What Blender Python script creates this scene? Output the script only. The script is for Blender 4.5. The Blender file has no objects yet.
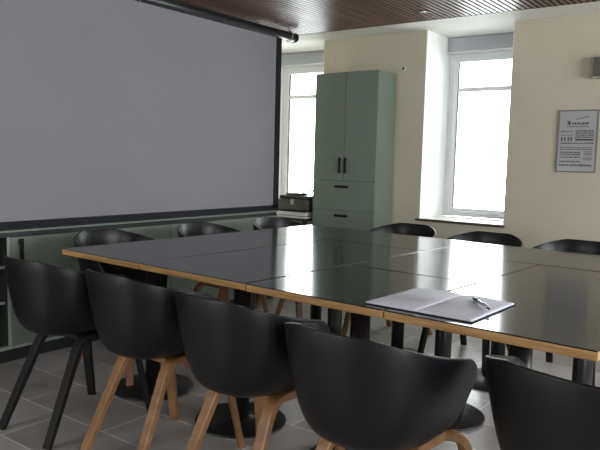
import bpy, bmesh, math, random
from mathutils import Vector, Matrix
random.seed(7)
sc = bpy.context.scene
COL = sc.collection
PI = math.pi

# ------------------------------------------------------------------ materials
def mat(name, color, rough=0.5, metal=0.0, spec=0.5):
    m = bpy.data.materials.new(name); m.use_nodes = True
    b = m.node_tree.nodes['Principled BSDF']
    b.inputs['Base Color'].default_value = (*color, 1)
    b.inputs['Roughness'].default_value = rough
    b.inputs['Metallic'].default_value = metal
    b.inputs['Specular IOR Level'].default_value = spec
    return m

def noise_mat(name, c1, c2, rough=0.5, scale=(1, 1, 1), detail=4, nscale=8.0, bump=0.0, spec=0.5, metal=0.0, rvar=0.0, lo=0.35, hi=0.65):
    m = mat(name, c1, rough, metal, spec)
    nt = m.node_tree; N = nt.nodes; L = nt.links; b = N['Principled BSDF']
    tc = N.new('ShaderNodeTexCoord'); mp = N.new('ShaderNodeMapping'); mp.inputs['Scale'].default_value = scale
    nz = N.new('ShaderNodeTexNoise'); nz.inputs['Scale'].default_value = nscale; nz.inputs['Detail'].default_value = detail
    cr = N.new('ShaderNodeValToRGB')
    cr.color_ramp.elements[0].position = lo; cr.color_ramp.elements[1].position = hi
    cr.color_ramp.elements[0].color = (*c1, 1); cr.color_ramp.elements[1].color = (*c2, 1)
    L.new(tc.outputs['Object'], mp.inputs['Vector']); L.new(mp.outputs['Vector'], nz.inputs['Vector'])
    L.new(nz.outputs['Fac'], cr.inputs['Fac']); L.new(cr.outputs['Color'], b.inputs['Base Color'])
    if rvar:
        mr = N.new('ShaderNodeMapRange'); mr.inputs['To Min'].default_value = rough - rvar; mr.inputs['To Max'].default_value = rough + rvar
        L.new(nz.outputs['Fac'], mr.inputs['Value']); L.new(mr.outputs['Result'], b.inputs['Roughness'])
    if bump:
        bp = N.new('ShaderNodeBump'); bp.inputs['Strength'].default_value = bump; bp.inputs['Distance'].default_value = 0.004
        L.new(nz.outputs['Fac'], bp.inputs['Height']); L.new(bp.outputs['Normal'], b.inputs['Normal'])
    return m

def floor_mat():
    m = mat('slate_tiles', (0.2, 0.2, 0.2), 0.4)
    nt = m.node_tree; N = nt.nodes; L = nt.links; b = N['Principled BSDF']
    tc = N.new('ShaderNodeTexCoord')
    mp = N.new('ShaderNodeMapping'); mp.inputs['Location'].default_value = (0.27, 0.03, 0)
    br = N.new('ShaderNodeTexBrick')
    br.inputs['Color1'].default_value = (0.52, 0.50, 0.49, 1)
    br.inputs['Color2'].default_value = (0.33, 0.305, 0.29, 1)
    br.inputs['Mortar'].default_value = (0.85, 0.83, 0.80, 1)
    br.inputs['Scale'].default_value = 1.0
    br.inputs['Brick Width'].default_value = 0.6; br.inputs['Row Height'].default_value = 0.30
    br.inputs['Mortar Size'].default_value = 0.003; br.inputs['Mortar Smooth'].default_value = 0.2
    br.offset = 0.5
    nz = N.new('ShaderNodeTexNoise'); nz.inputs['Scale'].default_value = 5; nz.inputs['Detail'].default_value = 8
    mx = N.new('ShaderNodeMixRGB'); mx.blend_type = 'OVERLAY'; mx.inputs['Fac'].default_value = 0.35
    L.new(tc.outputs['Object'], mp.inputs['Vector']); L.new(mp.outputs['Vector'], br.inputs['Vector'])
    L.new(tc.outputs['Object'], nz.inputs['Vector'])
    L.new(br.outputs['Color'], mx.inputs['Color1']); L.new(nz.outputs['Fac'], mx.inputs['Color2'])
    L.new(mx.outputs['Color'], b.inputs['Base Color'])
    mr = N.new('ShaderNodeMapRange'); mr.inputs['To Min'].default_value = 0.22; mr.inputs['To Max'].default_value = 0.40
    L.new(nz.outputs['Fac'], mr.inputs['Value']); L.new(mr.outputs['Result'], b.inputs['Roughness'])
    ad = N.new('ShaderNodeMath'); ad.operation = 'MULTIPLY_ADD'; ad.inputs[1].default_value = -0.6
    L.new(br.outputs['Fac'], ad.inputs[0]); L.new(nz.outputs['Fac'], ad.inputs[2])
    bp = N.new('ShaderNodeBump'); bp.inputs['Strength'].default_value = 0.25; bp.inputs['Distance'].default_value = 0.004
    L.new(ad.outputs[0], bp.inputs['Height']); L.new(bp.outputs['Normal'], b.inputs['Normal'])
    return m

def slat_mat():
    # long strips of walnut: tone differs from slat to slat and along the grain
    m = mat('walnut_slats', (0.1, 0.05, 0.035), 0.38)
    nt = m.node_tree; N = nt.nodes; L = nt.links; b = N['Principled BSDF']
    tc = N.new('ShaderNodeTexCoord'); mp = N.new('ShaderNodeMapping'); mp.inputs['Scale'].default_value = (14, 0.7, 14)
    nz = N.new('ShaderNodeTexNoise'); nz.inputs['Scale'].default_value = 1.5; nz.inputs['Detail'].default_value = 5
    cr = N.new('ShaderNodeValToRGB')
    cr.color_ramp.elements[0].position = 0.3; cr.color_ramp.elements[1].position = 0.72
    cr.color_ramp.elements[0].color = (0.065, 0.032, 0.024, 1); cr.color_ramp.elements[1].color = (0.20, 0.115, 0.088, 1)
    L.new(tc.outputs['Object'], mp.inputs['Vector']); L.new(mp.outputs['Vector'], nz.inputs['Vector'])
    L.new(nz.outputs['Fac'], cr.inputs['Fac']); L.new(cr.outputs['Color'], b.inputs['Base Color'])
    return m

def ply_mat(name, c1, c2, freq):
    # layered plywood edge: thin bands stacked in z, plus grain
    m = mat(name, c1, 0.45)
    nt = m.node_tree; N = nt.nodes; L = nt.links; b = N['Principled BSDF']
    tc = N.new('ShaderNodeTexCoord'); mp = N.new('ShaderNodeMapping'); mp.inputs['Scale'].default_value = (3, 3, freq)
    nz = N.new('ShaderNodeTexNoise'); nz.inputs['Scale'].default_value = 2.0; nz.inputs['Detail'].default_value = 6
    cr = N.new('ShaderNodeValToRGB')
    cr.color_ramp.elements[0].position = 0.35; cr.color_ramp.elements[1].position = 0.65
    cr.color_ramp.elements[0].color = (*c1, 1); cr.color_ramp.elements[1].color = (*c2, 1)
    L.new(tc.outputs['Object'], mp.inputs['Vector']); L.new(mp.outputs['Vector'], nz.inputs['Vector'])
    L.new(nz.outputs['Fac'], cr.inputs['Fac']); L.new(cr.outputs['Color'], b.inputs['Base Color'])
    return m

def glass_mat():
    m = bpy.data.materials.new('window_glass'); m.use_nodes = True
    nt = m.node_tree; N = nt.nodes; L = nt.links
    N.remove(N['Principled BSDF'])
    out = N['Material Output']
    tr = N.new('ShaderNodeBsdfTransparent'); tr.inputs['Color'].default_value = (0.96, 0.98, 0.97, 1)
    gl = N.new('ShaderNodeBsdfGlossy'); gl.inputs['Roughness'].default_value = 0.02
    fr = N.new('ShaderNodeFresnel'); fr.inputs['IOR'].default_value = 1.45
    mx = N.new('ShaderNodeMixShader')
    L.new(fr.outputs['Fac'], mx.inputs['Fac']); L.new(tr.outputs['BSDF'], mx.inputs[1]); L.new(gl.outputs['BSDF'], mx.inputs[2])
    L.new(mx.outputs['Shader'], out.inputs['Surface'])
    return m

M = dict(
    wall=noise_mat('wall_paint', (0.49, 0.445, 0.35), (0.52, 0.475, 0.375), 0.8, nscale=3, bump=0.03),
    plaster=noise_mat('ceiling_plaster', (0.80, 0.79, 0.74), (0.84, 0.83, 0.78), 0.8, nscale=3),
    white=mat('white_pvc', (0.74, 0.75, 0.76), 0.35),
    shutter=mat('shutter_box_paint', (0.40, 0.415, 0.44), 0.5),
    sill=noise_mat('sill_stone', (0.80, 0.78, 0.74), (0.86, 0.84, 0.80), 0.35, nscale=6),
    sill_edge=mat('sill_dark_edge', (0.05, 0.035, 0.025), 0.5),
    reveal=mat('reveal_paint', (0.88, 0.88, 0.86), 0.6),
    floor=floor_mat(),
    slat=slat_mat(),
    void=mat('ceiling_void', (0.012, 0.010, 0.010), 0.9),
    black_strip=mat('black_trim', (0.015, 0.013, 0.013), 0.6),
    glass=glass_mat(),
    green=noise_mat('sage_green_lacquer', (0.172, 0.210, 0.172), (0.183, 0.223, 0.183), 0.42, nscale=2),
    green_shaded=mat('cabinet_inside_shade', (0.02, 0.024, 0.023), 0.6),  # near-black: shade of the open shelves put into the colour
    edge_strip=mat('pale_panel_edge', (0.30, 0.33, 0.29), 0.5),
    plinth=mat('plinth_black', (0.015, 0.018, 0.018), 0.5),
    handle=mat('handle_black', (0.006, 0.006, 0.007), 0.5, spec=.25),
    laminate=noise_mat('black_laminate', (0.012, 0.0115, 0.0115), (0.016, 0.0155, 0.015), 0.14, nscale=30, rvar=0.012, spec=0.75),
    ply=ply_mat('oak_ply_edge', (0.42, 0.235, 0.085), (0.58, 0.36, 0.15), 60),
    iron=noise_mat('dark_iron', (0.010, 0.010, 0.011), (0.016, 0.016, 0.017), 0.32, nscale=20, spec=0.4),
    shell=noise_mat('black_polypropylene', (0.005, 0.005, 0.006), (0.006, 0.006, 0.0075), 0.36, nscale=400, bump=0.03, spec=0.33),
    oak=ply_mat('oak_veneer', (0.17, 0.082, 0.030), (0.29, 0.148, 0.058), 7),
    redoak=ply_mat('reddish_veneer', (0.22, 0.085, 0.045), (0.32, 0.14, 0.07), 7),
    blackwood=ply_mat('black_stained_veneer', (0.006, 0.0055, 0.0055), (0.014, 0.013, 0.012), 7),
    mount=mat('chair_mount', (0.02, 0.02, 0.02), 0.5),
    steel=mat('brushed_steel', (0.6, 0.6, 0.6), 0.3, 1.0),
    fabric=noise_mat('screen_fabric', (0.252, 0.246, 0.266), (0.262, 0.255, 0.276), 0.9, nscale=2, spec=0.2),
    screen_black=mat('screen_black_border', (0.011, 0.012, 0.016), 0.75, spec=.3),
    tube=mat('screen_housing_black', (0.013, 0.013, 0.015), 0.35),
    paper=noise_mat('notebook_paper', (0.66, 0.66, 0.74), (0.70, 0.70, 0.78), 0.7, nscale=10),
    cover=mat('notebook_cover', (0.02, 0.02, 0.03), 0.5),
    white_paper=mat('white_paper', (0.75, 0.74, 0.72), 0.8),
    pen_body=mat('pen_silver', (0.65, 0.65, 0.70), 0.25, 0.5),
    pen_dark=mat('pen_dark_blue', (0.012, 0.012, 0.03), 0.3),
    case=noise_mat('case_grey', (0.050, 0.047, 0.043), (0.075, 0.07, 0.065), 0.5, nscale=20),
    case_dark=mat('case_dark', (0.02, 0.019, 0.018), 0.45),
    case_light=mat('case_clasp', (0.35, 0.33, 0.30), 0.4),
    sheet=noise_mat('poster_sheet', (0.33, 0.33, 0.33), (0.38, 0.38, 0.38), 0.45, nscale=3),
    ink=mat('poster_ink', (0.02, 0.02, 0.02), 0.6),
    ink_grey=mat('poster_ink_grey', (0.07, 0.07, 0.07), 0.6),
    alu=mat('poster_frame_aluminium', (0.16, 0.155, 0.145), 0.4, 0.5),
    box_dark=mat('wall_box_front', (0.10, 0.09, 0.075), 0.6),
    box_pale=mat('wall_box_rim', (0.55, 0.52, 0.45), 0.6),
    bulb=mat('lamp_reflector', (0.75, 0.75, 0.72), 0.2, 0.3),
)

for k_ in ('blackwood',):
    b_ = M[k_].node_tree.nodes['Principled BSDF']; b_.inputs['Specular IOR Level'].default_value = .25; b_.inputs['Roughness'].default_value = .55

# ------------------------------------------------------------------ mesh helpers
class MB:
    def __init__(self):
        self.bm = bmesh.new()
    def box(self, x0, x1, y0, y1, z0, z1, bevel=0.0, seg=2, mi=0):
        r = bmesh.ops.create_cube(self.bm, size=1.0)
        vs = r['verts']
        for v in vs:
            v.co = Vector((x0 + (v.co.x + .5) * (x1 - x0), y0 + (v.co.y + .5) * (y1 - y0), z0 + (v.co.z + .5) * (z1 - z0)))
        fs = set(f for v in vs for f in v.link_faces)
        for f in fs: f.material_index = mi
        if bevel:
            es = list(set(e for v in vs for e in v.link_edges))
            bmesh.ops.bevel(self.bm, geom=es, offset=bevel, segments=seg, profile=0.5, affect='EDGES')
        return self
    def cyl(self, p0, p1, r0, r1=None, seg=24, mi=0):
        r1 = r0 if r1 is None else r1
        p0, p1 = Vector(p0), Vector(p1); d = p1 - p0
        q = d.to_track_quat('Z', 'Y')
        rings = []
        for p, r in ((p0, r0), (p1, r1)):
            rings.append([self.bm.verts.new(p + q @ Vector((r * math.cos(2 * PI * k / seg), r * math.sin(2 * PI * k / seg), 0))) for k in range(seg)])
        for k in range(seg):
            f = self.bm.faces.new((rings[0][k], rings[0][(k + 1) % seg], rings[1][(k + 1) % seg], rings[1][k])); f.material_index = mi; f.smooth = True
        self.bm.faces.new(rings[0][::-1]).material_index = mi; self.bm.faces.new(rings[1]).material_index = mi
        return self
    def lathe(self, prof, cx=0, cy=0, seg=48, mi=0):
        rings = []
        for (r, z) in prof:
            if r < 1e-6:
                rings.append([self.bm.verts.new((cx, cy, z))])
            else:
                rings.append([self.bm.verts.new((cx + r * math.cos(2 * PI * k / seg), cy + r * math.sin(2 * PI * k / seg), z)) for k in range(seg)])
        for a, b in zip(rings, rings[1:]):
            for k in range(seg):
                k2 = (k + 1) % seg
                if len(a) == 1: f = self.bm.faces.new((a[0], b[k2], b[k]))
                elif len(b) == 1: f = self.bm.faces.new((a[k], a[k2], b[0]))
                else: f = self.bm.faces.new((a[k], a[k2], b[k2], b[k]))
                f.material_index = mi; f.smooth = True
        return self
    def sweep(self, pts, wid, thk, side, mi=0, chamfer=0.003, taper=None):
        """rectangular section swept along pts; 'side' is the direction the width runs in at each point"""
        n = len(pts); rings = []
        pts = [Vector(p) for p in pts]
        for i, p in enumerate(pts):
            t = (pts[min(i + 1, n - 1)] - pts[max(i - 1, 0)]).normalized()
            s = Vector(side[i] if isinstance(side, list) else side)
            s = (s - t * s.dot(t)).normalized(); u = t.cross(s)
            k = taper[i] if taper else 1.0
            w, h = wid * .5 * k, thk * .5 * k; c = chamfer
            sec = [(w - c, h), (w, h - c), (w, -h + c), (w - c, -h), (-w + c, -h), (-w, -h + c), (-w, h - c), (-w + c, h)]
            rings.append([self.bm.verts.new(p + s * a + u * b) for a, b in sec])
        for a, b in zip(rings, rings[1:]):
            for k in range(8):
                f = self.bm.faces.new((a[k], a[(k + 1) % 8], b[(k + 1) % 8], b[k])); f.material_index = mi
        self.bm.faces.new(rings[0][::-1]); self.bm.faces.new(rings[-1])
        return self
    def tube(self, pts, r, seg=8, mi=0):
        pts = [Vector(p) for p in pts]; n = len(pts); rings = []
        for i, p in enumerate(pts):
            t = (pts[min(i + 1, n - 1)] - pts[max(i - 1, 0)]).normalized()
            q = t.to_track_quat('Z', 'Y')
            rings.append([self.bm.verts.new(p + q @ Vector((r * math.cos(2 * PI * k / seg), r * math.sin(2 * PI * k / seg), 0))) for k in range(seg)])
        for a, b in zip(rings, rings[1:]):
            for k in range(seg):
                f = self.bm.faces.new((a[k], a[(k + 1) % seg], b[(k + 1) % seg], b[k])); f.material_index = mi; f.smooth = True
        self.bm.faces.new(rings[0][::-1]); self.bm.faces.new(rings[-1])
        return self
    def build(self, name, mats, parent=None, loc=None):
        bmesh.ops.recalc_face_normals(self.bm, faces=self.bm.faces[:])
        me = bpy.data.meshes.new(name); self.bm.to_mesh(me); self.bm.free()
        for m in (mats if isinstance(mats, (list, tuple)) else [mats]): me.materials.append(m)
        o = bpy.data.objects.new(name, me); COL.objects.link(o)
        if parent: o.parent = parent
        if loc: o.location = loc
        return o

def tag(o, label, cat, group=None):
    o['label'] = label; o['category'] = cat
    if group: o['group'] = group
    return o
def thing(name, label, cat, loc=(0, 0, 0), rz=0.0, group=None):
    o = bpy.data.objects.new(name, None); COL.objects.link(o)
    o.empty_display_size = 0.1
    o.location = loc; o.rotation_euler = (0, 0, rz)
    return tag(o, label, cat, group)
def struct(o):
    o['kind'] = 'structure'; return o
def copy_tree(o, parent=None):
    c = o.copy(); COL.objects.link(c)
    if parent: c.parent = parent
    for ch in list(o.children): copy_tree(ch, c)
    return c

# ------------------------------------------------------------------ room constants
XL, XR, YN, YW = -4.80, 1.90, -2.30, 5.50
ZC = 2.395           # plaster ceiling
ZS = 2.350           # underside of the slats
YS = 4.93            # end of the slat field
DW = 0.60            # far wall thickness
SILL = 0.715
W1 = (-4.735, -3.825); W2 = (-2.72, -1.935)

# floor, walls, ceiling
struct(MB().box(XL - .2, XR + .2, YN - .2, YW + DW, -0.1, 0).build('floor', M['floor']))
w = MB()
for (a, b) in ((XL - .2, W1[0]), (W1[1], W2[0]), (W2[1], XR + .2)): w.box(a, b, YW, YW + DW, 0, ZC + .1)
for (a, b) in (W1, W2): w.box(a, b, YW, YW + DW, 0, SILL - .02)
struct(w.build('wall_back', M['wall']))
# white painted linings of the deep window recesses
w = MB()
for (a, b) in (W1, W2):
    w.box(a, a + .006, YW + .002, YW + DW - .06, SILL, ZC); w.box(b - .006, b, YW + .002, YW + DW - .06, SILL, ZC)
struct(w.build('trim_1', M['reveal']))
w = MB()
w.box(XL - .2, XL, YN - .2, YW, 0, ZC + .1)
w.box(XL, -4.06, YN - .2, 4.78, 0, ZC + .1)
struct(w.build('wall_left', M['wall']))
# right and near walls, with unseen windows added to let in more light
WR = (2.0, 4.5, 0.80, 2.2); WR2 = (-1.7, 0.3, 0.45, 2.2)
w = MB()
w.box(XR, XR + .2, YN - .2, WR2[0], 0, ZC + .1); w.box(XR, XR + .2, WR2[1], WR[0], 0, ZC + .1); w.box(XR, XR + .2, WR[1], YW, 0, ZC + .1)
w.box(XR, XR + .2, WR2[0], WR2[1], 0, WR2[2]); w.box(XR, XR + .2, WR2[0], WR2[1], WR2[3], ZC + .1)
w.box(XR, XR + .2, WR[0], WR[1], 0, WR[2]); w.box(XR, XR + .2, WR[0], WR[1], WR[3], ZC + .1)
struct(w.build('wall_right', M['wall']))
WN = (-3.9, -2.7, 0.60, 2.2)
w = MB()
w.box(-4.06, WN[0], YN - .2, YN, 0, ZC + .1); w.box(WN[1], XR, YN - .2, YN, 0, ZC + .1)
w.box(WN[0], WN[1], YN - .2, YN, 0, WN[2]); w.box(WN[0], WN[1], YN - .2, YN, WN[3], ZC + .1)
struct(w.build('wall_front', M['wall']))
c = MB(); c.box(XL, XR, YN, YW + DW, ZC, ZC + .1)
struct(c.build('ceiling', M['plaster']))
# slatted wooden ceiling field
s = MB(); pitch = 0.042; x = -4.04
while x < XR - .04:
    s.box(x, x + .027, YN + .01, YS, ZS, ZS + .032, mi=0); x += pitch
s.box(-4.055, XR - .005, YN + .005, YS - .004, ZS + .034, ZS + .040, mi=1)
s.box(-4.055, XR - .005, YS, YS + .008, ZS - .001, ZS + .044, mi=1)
struct(s.build('ceiling_slats', [M['slat'], M['void']]))

# windows in the far wall
def window(n, x0, x1, tilt):
    root = bpy.data.objects.new('window_%d' % n, None); COL.objects.link(root); struct(root)
    y = YW + .50
    f = MB(); t = .045
    zt = 2.245
    f.box(x0 + .006, x0 + .006 + t, y, y + .06, SILL + .004, zt, .004); f.box(x1 - .006 - t, x1 - .006, y, y + .06, SILL + .004, zt, .004)
    f.box(x0 + .006 + t, x1 - .006 - t, y, y + .06, zt - .045, zt, .004); f.box(x0 + .006 + t, x1 - .006 - t, y, y + .06, SILL + .004, SILL + .04, .004)
    f.build('window_frame', M['white'], root)
    g = MB(); a, b = x0 + .05, x1 - .05
    g.box(a, a + .05, y - .012, y + .05, SILL + .04, zt - .045, .006); g.box(b - .05, b, y - .012, y + .05, SILL + .04, zt - .045, .006)
    g.box(a + .05, b - .05, y - .012, y + .05, SILL + .04, SILL + .085, .006); g.box(a + .05, b - .05, y - .012, y + .05, zt - .075, zt - .045, .006)
    g.box(a + .05, b - .05, y - .012, y + .05, 1.895, 1.935, .005)
    g.build('sash', M['white'], root)
    h = MB()
    h.box(a + .052, a + .056, y - .006, y + .012, SILL + .09, zt - .08)
    h.build('gasket', M['black_strip'], root)
    p = MB(); p.box(a + .05, b - .05, y + .02, y + .026, SILL + .085, 1.895); p.box(a + .05, b - .05, y + .02, y + .026, 1.935, zt - .075)
    p.build('pane', M['glass'], root)
    bx = MB(); bx.box(x0 + .012, x1 - .006, YW + .43, YW + .595, 2.262, ZC - .006, .004, mi=0); bx.box(x0 + .012, x1 - .006, YW + .424, YW + .595, 2.247, 2.262, .003, mi=1)
    bx.build('shutter_box', [M['shutter'], M['white']], root)
    # stone sill with a dark front edge
    sl = MB(); sl.box(x0 + .001, x1 - .001, YW - .012, YW + .50, SILL - .014, SILL + .002, .002)
    sl.build('window_sill', M['sill'], root)
    se = MB(); se.box(x0 - .03, x1 + .03 if n == 1 else x1 + .012, YW - .022, YW - .012, SILL - .020, SILL + .001, .002)
    se.build('sill_edge', M['sill_edge'], root)
window(1, *W1, 0); window(2, *W2, 0)
def added_window(n, lo, hi, z0, z1, axis):
    root = bpy.data.objects.new('window_%d' % n, None); COL.objects.link(root); struct(root)  # out-of-view window, added as a daylight source
    f = MB(); k = 3
    def bx(a, b, c, d, mi=0):
        if axis == 'X': f.box(XR + .08, XR + .13, a, b, c, d, .004)
        else: f.box(a, b, YN - .13, YN - .08, c, d, .004)
    bx(lo, hi, z0, z0 + .05); bx(lo, hi, z1 - .05, z1)
    for i in range(k + 1):
        xx = lo + (hi - lo - .05) * i / k; bx(xx, xx + .05, z0 + .05, z1 - .05)
    f.build('window_frame', M['white'], root)
added_window(3, *WR, 'X'); added_window(4, *WN, 'Y'); added_window(5, *WR2, 'X')

# ------------------------------------------------------------------ meeting tables
TA = math.radians(-3.034)            # the table block stands slightly askew in the room
def TW(x, y, z=0.0):
    c, s_ = math.cos(TA), math.sin(TA)
    return Vector((c * x - s_ * y, s_ * x + c * y, z))
TX = [-3.072, -2.435, -1.765, -1.137, -0.470]
TY = [1.811, 2.512, 3.225, 3.850]
CX = [-2.757, -2.105, -1.452, -0.805]; CY = [2.150, 2.868, 3.537]
TH = 0.74; TT = 0.030
def table(i0, i1, j0, j1, label, tilt):
    x0, x1, y0, y1 = TX[i0], TX[i1], TY[j0], TY[j1]
    cx, cy = (x0 + x1) / 2, (y0 + y1) / 2
    root = thing('conference_table', label, 'table', TW(cx, cy), TA, 'black topped meeting tables pushed together')
    g = .0030; hx, hy = (x1 - x0) / 2 - g, (y1 - y0) / 2 - g
    b = bmesh.new(); mbx = MB(); mbx.bm.free(); mbx.bm = b
    mbx.box(-hx, hx, -hy, hy, TH - TT, TH, .0034, 2)
    b.normal_update()
    for f in b.faces: f.material_index = 0 if f.normal.z > .3 else 1
    top = mbx.build('tabletop', [M['laminate'], M['ply']], root)
    top.rotation_euler = (math.radians(tilt[0]), math.radians(tilt[1]), 0)
    top.location.z = tilt[2] - 0.0
    # tilt about the middle of the top
    T = Matrix.Translation((0, 0, TH)) @ top.rotation_euler.to_matrix().to_4x4() @ Matrix.Translation((0, 0, -TH))
    top.data.transform(T); top.rotation_euler = (0, 0, 0)
    for i in range(i0, i1):
        for j in range(j0, j1):
            px, py = CX[i] - cx, CY[j] - cy
            MB().lathe([(0, 0), (.205, 0), (.212, .004), (.212, .009), (.205, .0135), (.06, .020), (.05, .024), (0, .024)], px, py, 64).build('base_plate', M['iron'], root)
            MB().cyl((px, py, .024), (px, py, TH - TT - .008), .0395, seg=32).build('column', M['iron'], root)
            sp = MB(); sp.box(px - .17, px + .17, py - .025, py + .025, TH - TT - .012, TH - TT - .004, .002); sp.box(px - .025, px + .025, py - .17, py + .17, TH - TT - .012, TH - TT - .004, .002)
            sp.build('support_cross', M['iron'], root)
table(0, 1, 0, 2, 'long black table at the left corner, its oak end nearest the screen', (0.05, -0.05, 0.0))
table(1, 2, 0, 2, 'long black table, second along the oak front edge from the left corner', (-0.06, 0.05, 0.0004))
table(2, 3, 0, 1, 'square black table at the oak front edge, under the left page of the notebook', (0.0, -0.04, 0.0))
table(2, 3, 1, 2, 'square black table in the middle of the block, behind the notebook', (0.05, 0.08, 0.0002))
table(3, 4, 0, 2, 'long black table at the right corner, under the notebook page with the pen', (-0.03, 0.0, 0.0))
table(0, 2, 2, 3, 'long black table along the far edge, in front of the tall green cabinet', (0.07, 0.06, 0.0002))
table(2, 4, 2, 3, 'long black table along the far edge, in front of the window and poster wall', (0.0, -0.05, 0.0))

# ------------------------------------------------------------------ shell chairs
def sm(t):
    t = max(0, min(1, t)); return t * t * (3 - 2 * t)
CH = dict(hw=.262, back=.272, front=.20, rim=.782, arm=.680, seat=.452)
def shell_mesh(name):
    """moulded tub: polar grid around the seat; low at the front, arms at the sides, high back"""
    nt_, nv = 120, 18
    e = 2 / 2.5
    ang = []
    # angle 0 = front, pi = back; denser where the arm front rises
    def rim(th):
        a = abs(th)
        sx, cx = math.sin(th), math.cos(th)
        dg_ = math.degrees(a)
        x = (.205 + (CH['hw'] - .205) * sm((dg_ - 52) / 26)) * math.copysign(abs(sx) ** e, sx)
        y = CH['front'] * abs(cx) ** e if cx > 0 else -CH['back'] * abs(cx) ** (2 / 2.3)
        d = math.degrees(a)
        u_ = max(0, min(1, (d - 58) / 20)); k = sm(u_ * 1.0) * .45 + .55 * math.sqrt(max(0, 1 - (1 - u_) ** 2)) * sm(u_ * 3)                    # front edge of the arm
        zt = CH['arm'] + (CH['rim'] - CH['arm']) * max(0, min(1, (d - 72) / 88)) ** .80
        zt -= .022 * sm((90 - d) / 18)
        z = CH['seat'] + .012 + (zt - CH['seat'] - .012) * k
        return x, y, z
    me_b = bmesh.new()
    cen = me_b.verts.new((0, 0.0, CH['seat'] - .004))
    rings = []
    for v in range(1, nv + 1):
        t = v / nv; ring = []
        for i in range(nt_):
            th = -PI + 2 * PI * i / nt_
            th = th + 0.25 * math.sin(2 * abs(th)) * math.copysign(1, th) * -.45 if False else th
            x, y, z = rim(th)
            tall = sm((z - CH['seat'] - .02) / .2)
            # cubic profile (radius fraction, height)
            r1, r2 = .62 + .02 * tall, .90 - .02 * tall
            z0 = CH['seat']
            p = [(0, z0 - .004), (r1, z0 - .010), (r2, z0 + .00 + .10 * tall), (1.0, z)]
            if tall > .0:
                p[2] = (r2 + .02 * tall, z0 + (z - z0) * .42 * tall)
            # flat seat, rounded corner, then an almost straight flared wall
            side = math.sin(th) ** 2
            ra, rb = .60 - .13 * side, .885 - .13 * side
            if t < .4:
                rr, zz = ra * t / .4, z0 - .006 * (1 - (t / .4 - .5) ** 2 * 4) * .6
            else:
                u = (t - .4) / .6
                hc = (z - z0) * (.22 + .20 * side)
                q0, q1, q2, q3 = (ra, z0), (rb - .03, z0 - .002), (rb + (.015 + .125 * side) * tall, z0 + hc), (1.0, z)
                a0, a1, a2, a3 = (1 - u) ** 3, 3 * (1 - u) ** 2 * u, 3 * (1 - u) * u * u, u ** 3
                rr = a0 * q0[0] + a1 * q1[0] + a2 * q2[0] + a3 * q3[0]
                zz = a0 * q0[1] + a1 * q1[1] + a2 * q2[1] + a3 * q3[1]
            ring.append(me_b.verts.new((x * rr, y * rr, zz)))
        rings.append(ring)
    for i in range(nt_):
        me_b.faces.new((cen, rings[0][i], rings[0][(i + 1) % nt_]))
    for a, b in zip(rings, rings[1:]):
        for i in range(nt_):
            me_b.faces.new((a[i], b[i], b[(i + 1) % nt_], a[(i + 1) % nt_]))
    bmesh.ops.recalc_face_normals(me_b, faces=me_b.faces[:])
    if sum(f.normal.z for f in me_b.faces if f.calc_center_median().length < .5) < 0:
        bmesh.ops.reverse_faces(me_b, faces=me_b.faces[:])
    me = bpy.data.meshes.new(name); me_b.to_mesh(me); me_b.free()
    o = bpy.data.objects.new('tmp_shell', me); COL.objects.link(o)
    so = o.modifiers.new('s', 'SOLIDIFY'); so.thickness = .009; so.offset = -1; so.use_even_offset = True
    bv = o.modifiers.new('b', 'BEVEL'); bv.width = .003; bv.segments = 2; bv.limit_method = 'ANGLE'; bv.angle_limit = math.radians(50)
    dg = bpy.context.evaluated_depsgraph_get()
    out = bpy.data.meshes.new_from_object(o.evaluated_get(dg))
    bpy.data.objects.remove(o); out.name = name
    for p in out.polygons: p.use_smooth = True
    out.materials.append(M['shell'])
    return out
SHELL = shell_mesh('shell')

def bend(pts, n=6):
    """round the polyline corners: quadratic arcs through the middle point of each triple given as (a, corner, b)"""
    out = []
    for k in range(n + 1):
        t = k / n
        a, c_, b = [Vector(p) for p in pts]
        out.append(a * (1 - t) ** 2 + c_ * 2 * t * (1 - t) + b * t * t)
    return out
def leg_pts(sx, rear):
    if rear:
        foot = Vector((sx * .168, -.262, 0)); top = Vector((sx * .134, -.090, .372)); corner = Vector((sx * .128, -.058, .432)); end0 = Vector((sx * .126, .010, .420)); end = Vector((sx * .122, .175, .414))
    else:
        foot = Vector((sx * .218, .260, 0)); top = Vector((sx * .180, .192, .370)); corner = Vector((sx * .174, .181, .418)); end0 = Vector((sx * .134, .150, .416)); end = Vector((sx * .03, .07, .416))
    return [foot, foot.lerp(top, .5)] + bend((top, corner, end0)) + [end]
def make_chair(mats, first_label):
    root = thing('shell_chair', first_label, 'chair', group='black shell chairs around the tables')
    sh = bpy.data.objects.new('shell', SHELL); COL.objects.link(sh); sh.parent = root
    for rear in (True, False):
        for sx in (-1, 1):
            pts = leg_pts(sx, rear)
            side = (1, 0, 0) if rear else (sx * .75, .65, 0)
            n = len(pts)
            tp = [.86, .95] + [1] * (n - 2)
            MB().sweep(pts, .044, .029, Vector((1, 0, 0)) if rear else Vector((.9, -sx * .55, 0)), chamfer=.004, taper=tp).build('leg', mats, root)
    MB().box(-.118, .118, -.052, -.020, .402, .426, .003).build('rear_rail', mats, root)
    MB().box(-.122, .122, .118, .148, .402, .426, .003).build('front_rail', mats, root)
    p = MB(); p.box(-.085, .085, -.03, .11, .420, .443, .003)
    p.build('mounting_plate', M['mount'], root)
    return root
proto = {}
def chair(kind, x, y, rot, label):
    """x, y in the table block's frame; rot in degrees, 0 = facing the far wall"""
    if kind not in proto:
        r = proto[kind] = make_chair(M[kind], label)
    else:
        r = copy_tree(proto[kind])
    r['label'] = label
    r.location = TW(x, y); r.rotation_euler = (0, 0, TA + math.radians(rot))
    return r
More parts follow.
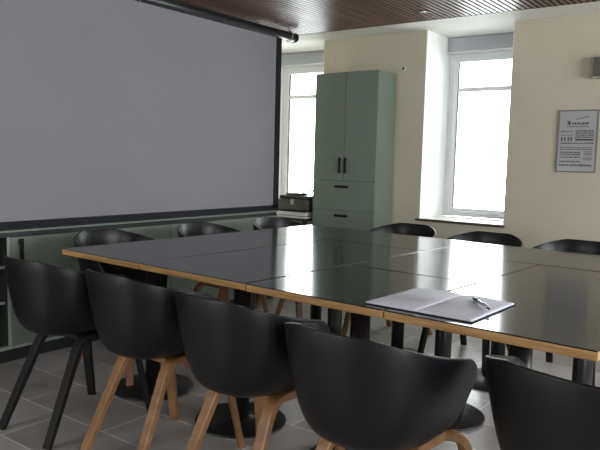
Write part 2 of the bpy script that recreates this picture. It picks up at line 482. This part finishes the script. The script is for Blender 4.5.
chair('blackwood', -2.660, 1.632, 4.7, 'black shell chair on black legs, first along the oak front edge beside the green sideboard')
chair('oak', -2.120, 1.690, 0.4, 'black shell chair on oak legs, right beside the black-legged chair')
chair('oak', -1.550, 1.668, -1.0, 'black shell chair on oak legs, third along the oak front edge')
chair('oak', -1.005, 1.612, 0.0, 'black shell chair with its back turned, directly below the open notebook')
chair('oak', -0.405, 1.665, -12.0, 'black shell chair cut off at the lower right corner of the photo')
chair('redoak', -3.115, 2.25, -84, 'black shell chair at the left table end, nearest the black sideboard handle')
chair('oak', -3.115, 2.985, -86, 'black shell chair at the left table end, middle of three below the screen')
chair('oak', -3.10, 3.67, -87, 'black shell chair at the left table end, below the screen corner by the dark case')
chair('oak', -2.40, 3.93, 180, 'black shell chair behind the tables, just right of the tall green cabinet')
chair('blackwood', -1.765, 3.86, 180, 'black shell chair behind the tables, below the bare white window')
chair('blackwood', -1.19, 3.88, 181, 'black shell chair behind the tables, below and left of the poster')

# ------------------------------------------------------------------ tall cabinet
cx0, cx1, cy0, cy1, cz = -3.686, -3.004, 5.172, 5.490, 2.028
root = thing('tall_cabinet', 'tall sage green cabinet with two doors and drawers between the windows', 'cabinet', ((cx0 + cx1) / 2, cy1, 0))
ox, oy = (cx0 + cx1) / 2, cy1
def bxr(mb, a, b, c, d, e, f, bev=.002, mi=0): return mb.box(a - ox, b - ox, c - oy, d - oy, e, f, bev, 2, mi)
b = MB(); bxr(b, cx0, cx1, cy0 + .02, cy1, .07, cz); b.build('body', M['green'], root)
b = MB(); bxr(b, cx0 + .02, cx1 - .02, cy0 + .06, cy1, 0, .07, 0); b.build('plinth', M['plinth'], root)
mx = (cx0 + cx1) / 2 - .002
DT = 1.036
for (a, bb) in ((cx0 + .001, mx - .0028), (mx + .0028, cx1 - .001)):
    d = MB(); bxr(d, a, bb, cy0, cy0 + .018, DT + .002, cz - .001); d = d.build('door', M['green'], root)
    hx = mx - .036 if a < mx - .1 else mx + .026
    h = MB(); bxr(h, hx - .010, hx + .010, cy0 - .026, cy0 - .014, 1.105, 1.252, .004); bxr(h, hx - .006, hx + .006, cy0 - .016, cy0, 1.12, 1.135, 0); bxr(h, hx - .006, hx + .006, cy0 - .016, cy0, 1.225, 1.24, 0)
    h.build('handle', M['handle'], d)
for z0, z1, hz in ((.762, DT - .002, .982), (.42, .758, .712), (.075, .416, .36)):
    d = MB(); bxr(d, cx0 + .001, cx1 - .001, cy0, cy0 + .018, z0, z1); d = d.build('drawer', M['green'], root)
    h = MB(); bxr(h, mx - .075, mx + .068, cy0 - .024, cy0 - .012, hz - .011, hz + .011, .004); bxr(h, mx - .06, mx - .045, cy0 - .014, cy0, hz - .006, hz + .006, 0); bxr(h, mx + .04, mx + .055, cy0 - .014, cy0, hz - .006, hz + .006, 0)
    h.build('handle', M['handle'], d)

# ------------------------------------------------------------------ low sideboard under the screen
sx0, sx1, sy0, sy1, sz = -4.05, -3.58, 0.60, 4.50, 0.775
root = thing('sideboard', 'long low sage green sideboard with open shelves below the projection screen', 'sideboard')
ydv = 2.045
b = MB()
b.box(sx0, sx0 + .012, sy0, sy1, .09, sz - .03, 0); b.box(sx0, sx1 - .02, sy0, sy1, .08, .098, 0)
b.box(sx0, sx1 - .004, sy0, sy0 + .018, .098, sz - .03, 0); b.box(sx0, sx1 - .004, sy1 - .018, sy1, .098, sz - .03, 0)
b.build('carcass', M['green_shaded'], root)
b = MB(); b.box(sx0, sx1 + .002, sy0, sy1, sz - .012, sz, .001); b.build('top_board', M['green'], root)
b = MB(); b.box(sx0, sx1 - .01, sy0, sy1, sz - .040, sz - .0125); b.build('painted_shadow', M['plinth'], root)  # black strip standing in for the shadow under the top board
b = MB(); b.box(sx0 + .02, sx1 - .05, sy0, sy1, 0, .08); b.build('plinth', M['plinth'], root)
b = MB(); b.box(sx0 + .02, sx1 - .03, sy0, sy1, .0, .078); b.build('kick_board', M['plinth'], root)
b = MB(); b.box(sx0 + .012, sx1 - .004, ydv - .016, ydv, .098, sz - .04); b = b.build('divider', M['green_shaded'], root)
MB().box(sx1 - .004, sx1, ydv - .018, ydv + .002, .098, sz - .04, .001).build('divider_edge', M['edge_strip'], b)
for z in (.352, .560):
    b = MB(); b.box(sx0 + .012, sx1 - .034, sy0 + .018, ydv - .018, z - .009, z + .009); b = b.build('shelf', M['green_shaded'], root)
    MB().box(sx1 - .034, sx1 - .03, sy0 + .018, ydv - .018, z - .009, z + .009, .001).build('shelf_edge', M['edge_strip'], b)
b = MB(); b.box(sx1 - .03, sx1, sy0, sy1, .079, .099, .001); b.build('bottom_rail', M['edge_strip'], root)
for (a, bb, hy) in ((ydv + .004, 3.27, 2.104), (3.274, sy1 - .002, 4.40)):
    d = MB(); d.box(sx1 - .018, sx1, a, bb, .102, sz - .042, .001); d = d.build('door', M['green'], root)
    h = MB(); h.box(sx1 + .016, sx1 + .028, hy - .012, hy + .012, .50, .725, .003); h.box(sx1, sx1 + .018, hy - .008, hy + .008, .515, .53); h.box(sx1, sx1 + .018, hy - .008, hy + .008, .695, .71)
    h.build('handle', M['handle'], d)

# ------------------------------------------------------------------ projection screen
root = thing('projection_screen', 'large pull-down projection screen with black border hanging on the left', 'screen', (-3.62, 2.8, 2.285))
def sp_(mb, a, b_, c, d, e, f, bev=0.0): return mb.box(a + 3.62, b_ + 3.62, c - 2.8, d - 2.8, e - 2.285, f - 2.285, bev)
SY0, SY1 = 0.95, 4.560
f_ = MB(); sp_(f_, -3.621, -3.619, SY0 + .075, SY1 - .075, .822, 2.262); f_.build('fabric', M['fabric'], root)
f_ = MB(); sp_(f_, -3.6215, -3.6185, SY1 - .075, SY1, .80, 2.262); sp_(f_, -3.6215, -3.6185, SY0, SY0 + .075, .80, 2.262); sp_(f_, -3.6215, -3.6185, SY0, SY1, .795, .822)
f_.build('border', M['screen_black'], root)
f_ = MB(); sp_(f_, -3.628, -3.612, SY0 - .002, SY1 + .002, .777, .800); f_.build('bottom_bar', M['screen_black'], root)
h = MB(); h.cyl((0, -2.05, 0), (0, 1.935, 0), .037, seg=28); h.build('housing', M['tube'], root)
for ya, yb in ((-2.062, -2.05), (1.935, 1.950)):
    e_ = MB(); e_.cyl((0, ya, 0), (0, yb, 0), .041, seg=28); e_.build('end_cap', M['tube'], root)
for yy in (-1.6, 0.2, 1.86):
    k = MB(); k.cyl((0, yy, .03), (0, yy, .064), .004, seg=8); k.tube([(0.0, yy + .045 * math.cos(a), .0 + .043 * math.sin(a)) if False else (.043 * math.sin(a), yy, .043 * math.cos(a)) for a in [i * 2 * PI / 20 for i in range(20)]], .004)
    k.build('hanger', M['steel'], root)

# ------------------------------------------------------------------ side table, papers, binder and case by the first window
tx0, tx1, ty0, ty1, tz = -4.22, -3.73, 5.12, 5.46, .655
root = thing('side_table', 'low dark side table below the window, between screen and green cabinet', 'table', ((tx0 + tx1) / 2, (ty0 + ty1) / 2, 0))
wx, wy = (tx1 - tx0) / 2, (ty1 - ty0) / 2
MB().box(-wx, wx, -wy, wy, tz - .025, tz, .003).build('tabletop', M['case_dark'], root)
for a in (-1, 1):
    for b_ in (-1, 1):
        MB().box(a * (wx - .03) - .015, a * (wx - .03) + .015, b_ * (wy - .03) - .015, b_ * (wy - .03) + .015, 0, tz - .025).build('leg', M['case_dark'], root)
o = MB().box(-.22, .22, -.15, .15, 0, .018, .001).build('paper_stack', M['white_paper'], None, (-3.965, 5.285, tz)); tag(o, 'flat stack of white paper under the dark binder by the window', 'paper')
root = thing('binder', 'flat dark binder lying on the white paper, under the grey case', 'binder', (-3.955, 5.29, tz + .018))
MB().box(-.20, .20, -.14, .14, .002, .044, .002).build('pages', M['white_paper'], root)
cv = MB(); cv.box(-.205, .205, -.148, .145, 0, .005, .001); cv.box(-.205, .205, -.148, .145, .040, .047, .001); cv.box(-.205, -.200, -.148, .145, .004, .042, 0)
cv.build('cover', M['case_dark'], root)
root = thing('carrying_case', 'dark grey hard case with clasp and handle standing on the binder by the window', 'case', (-3.935, 5.30, tz + .065))
MB().box(-.185, .19, -.12, .12, 0, .115, .018, 3).build('body', M['case'], root)
MB().box(-.17, .19, -.115, .115, .117, .150, .012, 3).build('lid', M['case_dark'], root)
MB().box(-.11, .06, -.09, .05, .150, .172, .008, 2).build('tray', M['case'], root)
MB().box(-.02, .02, -.128, -.119, .06, .118, .004).build('clasp', M['case_light'], root)
MB().tube([(.05 + .09 * (1 - math.cos(a)), -.02, .150 + .055 * math.sin(a)) for a in [PI * i / 14 for i in range(15)]], .007).build('handle', M['handle'], root)

# ------------------------------------------------------------------ open notebook and pen
NZ = TH + .0008
def quad_slab(mb, c4, z0, z1):
    lo = [mb.bm.verts.new((*c, z0)) for c in c4]; hi = [mb.bm.verts.new((*c, z1)) for c in c4]
    mb.bm.faces.new(lo[::-1]); mb.bm.faces.new(hi)
    for k in range(4): mb.bm.faces.new((lo[k], lo[(k + 1) % 4], hi[(k + 1) % 4], hi[k]))
nc = TW(-1.045, 2.032)
root = thing('notebook', 'open notebook with blank pale pages and dark cover on the front right table', 'notebook', (nc.x, nc.y, NZ), TA + math.radians(1.0))
c_ = MB(); c_.box(-.194, .194, -.178, .178, 0, .003, .001); c_.build('cover', M['cover'], root)
for sx in (-1, 1):
    # each half bulges a little towards the spine
    p = MB(); n = 14; lo = []; hi = []
    for i in range(n + 1):
        t = i / n; xx = sx * (.001 + .189 * t)
        z = .0105 - .0035 * t + .0022 * math.sin(PI * min(1, t * 1.3)) - .0045 * math.exp(-t * 14)
        lo.append([p.bm.verts.new((xx, yy, .003)) for yy in (-.174, .174)]); hi.append([p.bm.verts.new((xx, yy, z)) for yy in (-.174, .174)])
    for i in range(n):
        p.bm.faces.new((hi[i][0], hi[i + 1][0], hi[i + 1][1], hi[i][1])).smooth = True
        p.bm.faces.new((lo[i][0], lo[i][1], lo[i + 1][1], lo[i + 1][0]))
        p.bm.faces.new((lo[i][0], lo[i + 1][0], hi[i + 1][0], hi[i][0])); p.bm.faces.new((lo[i][1], hi[i][1], hi[i + 1][1], lo[i + 1][1]))
    p.bm.faces.new((lo[0][0], hi[0][0], hi[0][1], lo[0][1])); p.bm.faces.new((lo[n][0], lo[n][1], hi[n][1], hi[n][0]))
    p.build('pages', M['paper'], root)
pa, pb = TW(-.968, 2.126), TW(-.858, 2.006)
dv = (pb - pa); ln = dv.length
root = thing('pen', 'silver and dark ballpoint pen lying across the right page of the notebook', 'pen', (pa.x, pa.y, NZ + .0180), math.atan2(dv.y, dv.x))
MB().cyl((.042, 0, 0), (ln * .86, 0, -.0005), .0064, .0062, 16).build('barrel', M['pen_body'], root)
MB().cyl((0, 0, 0), (.042, 0, 0), .0060, .0066, 16).build('grip', M['pen_dark'], root)
MB().cyl((ln * .86, 0, -.0005), (ln * .97, 0, -.0005), .0045, .0036, 16).build('button', M['pen_dark'], root)
MB().box(ln * .55, ln * .87, -.0018, .0018, .0066, .0086, .0005).build('clip', M['pen_dark'], root)

# ------------------------------------------------------------------ things on the far wall
px0, px1, pz0, pz1 = -1.536, -1.238, 1.176, 1.662
root = thing('poster', 'small framed grey poster of black printed text on the right wall', 'poster', ((px0 + px1) / 2, YW, (pz0 + pz1) / 2))
pw, ph = (px1 - px0) / 2, (pz1 - pz0) / 2
f_ = MB()
f_.box(-pw, -pw + .010, -.016, -.001, -ph, ph, .002); f_.box(pw - .010, pw, -.016, -.001, -ph, ph, .002)
f_.box(-pw + .010, pw - .010, -.016, -.001, ph - .010, ph, .002); f_.box(-pw + .010, pw - .010, -.016, -.001, -ph, -ph + .010, .002)
f_.build('frame', M['alu'], root)
MB().box(-pw + .010, pw - .010, -.011, -.001, -ph + .010, ph - .010).build('sheet', M['sheet'], root)
t = MB(); tg = MB()
rnd = random.Random(3)
def words(mb, u0, u1, v, hgt, lo=2, hi=5, gap=.25):
    """a line of small print: u, v are fractions of the sheet (v down from the top)"""
    W_, H_ = 2 * pw - .02, 2 * ph - .02
    x = u0
    while x < u1 - .008:
        wd = min(rnd.uniform(lo, hi) * .012, u1 - x)
        n = max(1, int(wd / .014)); cw = wd / n
        for k in range(n):
            hh = hgt * rnd.choice((.8, .85, 1.0, 1.15))
            xa = -pw + .01 + (x + cw * k) * W_; xb = xa + cw * W_ * .86
            zb = ph - .01 - (v + hgt) * H_
            mb.box(xa, xb, -.0116, -.0109, zb, zb + hh * H_)
        x += wd + gap * .06
def pline(pts, wdt, mb, dy=0):
    W_, H_ = 2 * pw - .02, 2 * ph - .02
    mb.tube([(-pw + .01 + u * W_, -.0113 - dy, ph - .01 - v * H_) for u, v in pts], wdt, 6)
# handwritten line over the title
pline([(.42 + .36 * i / 40, .135 - .05 * i / 40 + .014 * math.sin(i * 1.15)) for i in range(41)], .0011, t)
# title: a large X and seven smaller capitals
pline([(.22, .165), (.30, .222)], 0.0045, t); pline([(.30, .165), (.22, .222)], .0045, t)
for k, u in enumerate((.355, .425, .50, .57, .635, .70, .755)):
    pline([(u, .185), (u, .222)], .0036, t)
    if k % 2: pline([(u, .190), (u + .035, .222)], .0018, t)
    else: pline([(u, .188), (u + .032, .196), (u, .205), (u + .034, .220)], .0018, t)
words(tg, .20, .80, .245, .020)
for v in (.325,): words(tg, .06, .38, v, .020)
for v in (.39,): words(tg, .06, .38, v, .014)
for u in (.06, .15, .24, .32): pline([(u + .02, .435), (u + .02, .50)], .004, t); pline([(u, .445), (u + .05, .445)], .003, t)
for v in (.315, .35, .385, .42): words(t, .45, .94, v, .022)
t.box(-pw + .01 + .45 * (2 * pw - .02), -pw + .01 + .93 * (2 * pw - .02), -.0116, -.0109, ph - .01 - .487 * (2 * ph - .02), ph - .01 - .462 * (2 * ph - .02))
words(t, .05, .95, .52, .024); words(tg, .05, .92, .595, .018); words(tg, .05, .92, .625, .018)
for v in (.675, .71, .755): words(t, .05, .62, v, .022)
for v in (.665, .69, .715, .755, .78, .80): words(tg, .70, .92, v, .014)
words(t, .05, .62, .83, .022); words(t, .05, .95, .885, .030)
t.build('printed_text', M['ink'], root); tg.build('small_print', M['ink_grey'], root)

root = thing('wall_box', 'dark grey box with pale rim on the wall, right above the poster', 'wall box', (-1.137, YW, 1.975))
MB().box(-.155, .155, -.085, -.001, -.080, .080, .008).build('housing', M['box_pale'], root)
MB().box(-.148, .150, -.092, -.084, -.073, .074, .006).build('front_panel', M['box_dark'], root)
root = thing('wall_hook', 'tiny pale wall fitting with a dark hole, right above the green cabinet', 'hook', (-2.936, YW, 2.069))
MB().box(-.024, .024, -.010, -.001, -.020, .022, .004).build('plate', M['box_pale'], root)
MB().cyl((0, -.013, .002), (0, -.009, .002), .011, seg=14).build('hole_cap', M['handle'], root)
o = MB().box(-.013, .013, -.006, -.001, -.010, .010, .003).build('wall_plate', M['box_pale'], None, (-3.722, YW, 2.235)); tag(o, 'small pale plate, upper of two on the wall above the green cabinet', 'wall plate', 'small plates above the cabinet')
o = MB().box(-.016, .016, -.006, -.001, -.008, .008, .003).build('wall_plate', M['box_pale'], None, (-3.735, YW, 2.174)); tag(o, 'small pale plate, lower of two on the wall above the green cabinet', 'wall plate', 'small plates above the cabinet')

root = thing('ceiling_spotlight', 'small round recessed spotlight in the slatted wooden ceiling', 'spotlight', (-2.338, 4.64, ZS))
MB().lathe([(.030, .0), (.046, -.004), (.052, -.002), (.052, .002), (.030, .002)], seg=32).build('ring', M['iron'], root)
MB().lathe([(0, .012), (.018, .010), (.029, -.003), (.022, -.006), (0, -.004)], seg=24).build('reflector', M['bulb'], root)

# ------------------------------------------------------------------ light: overcast sky through the windows
wd = bpy.data.worlds.new('overcast_sky'); sc.world = wd; wd.use_nodes = True
bg = wd.node_tree.nodes['Background']
bg.inputs['Color'].default_value = (0.93, 0.97, 1.0, 1); bg.inputs['Strength'].default_value = 13.0
def portal(name, loc, rot, sx, sy):
    l = bpy.data.lights.new(name, 'AREA'); l.shape = 'RECTANGLE'; l.size = sx; l.size_y = sy; l.cycles.is_portal = True
    o = bpy.data.objects.new(name, l); COL.objects.link(o); o.location = loc; o.rotation_euler = rot
for n, (a, b_) in enumerate((W1, W2)):
    portal('window_portal', ((a + b_) / 2, YW + .60, 1.48), (-PI / 2, 0, 0), b_ - a, 1.55)
for q in (WR, WR2):
    portal('window_portal', (XR + .16, (q[0] + q[1]) / 2, (q[2] + q[3]) / 2), (0, PI / 2, 0), q[3] - q[2], q[1] - q[0])
portal('window_portal', ((WN[0] + WN[1]) / 2, YN - .16, (WN[2] + WN[3]) / 2), (PI / 2, 0, 0), WN[1] - WN[0], WN[3] - WN[2])

# ------------------------------------------------------------------ camera
yaw, pitch, roll = math.radians(36.50986), math.radians(5.61132), math.radians(1.46171)
cam = bpy.data.cameras.new('camera'); co = bpy.data.objects.new('camera', cam); COL.objects.link(co)
fwd = Vector((-math.sin(yaw) * math.cos(pitch), math.cos(yaw) * math.cos(pitch), -math.sin(pitch)))
right = Vector((math.cos(yaw), math.sin(yaw), 0)); up = right.cross(fwd)
r2 = right * math.cos(roll) + up * math.sin(roll); u2 = r2.cross(fwd)
mw = Matrix((( r2.x, u2.x, -fwd.x, 0), (r2.y, u2.y, -fwd.y, 0), (r2.z, u2.z, -fwd.z, 1.22), (0, 0, 0, 1)))
co.matrix_world = mw
cam.sensor_fit = 'HORIZONTAL'; cam.sensor_width = 36.0; cam.lens = 663.34 / 600 * 36.0
cam.clip_start = .02
sc.camera = co

sc.view_settings.view_transform = 'Standard'; sc.view_settings.look = 'None'
sc.view_settings.gamma = 1.0; sc.view_settings.exposure = 0.0; sc.view_settings.use_curve_mapping = False
sc.cycles.max_bounces = 12; sc.cycles.diffuse_bounces = 8; sc.cycles.glossy_bounces = 5
sc.cycles.transparent_max_bounces = 16
sc.cycles.use_denoising = True
sc.cycles.sample_clamp_indirect = 8.0
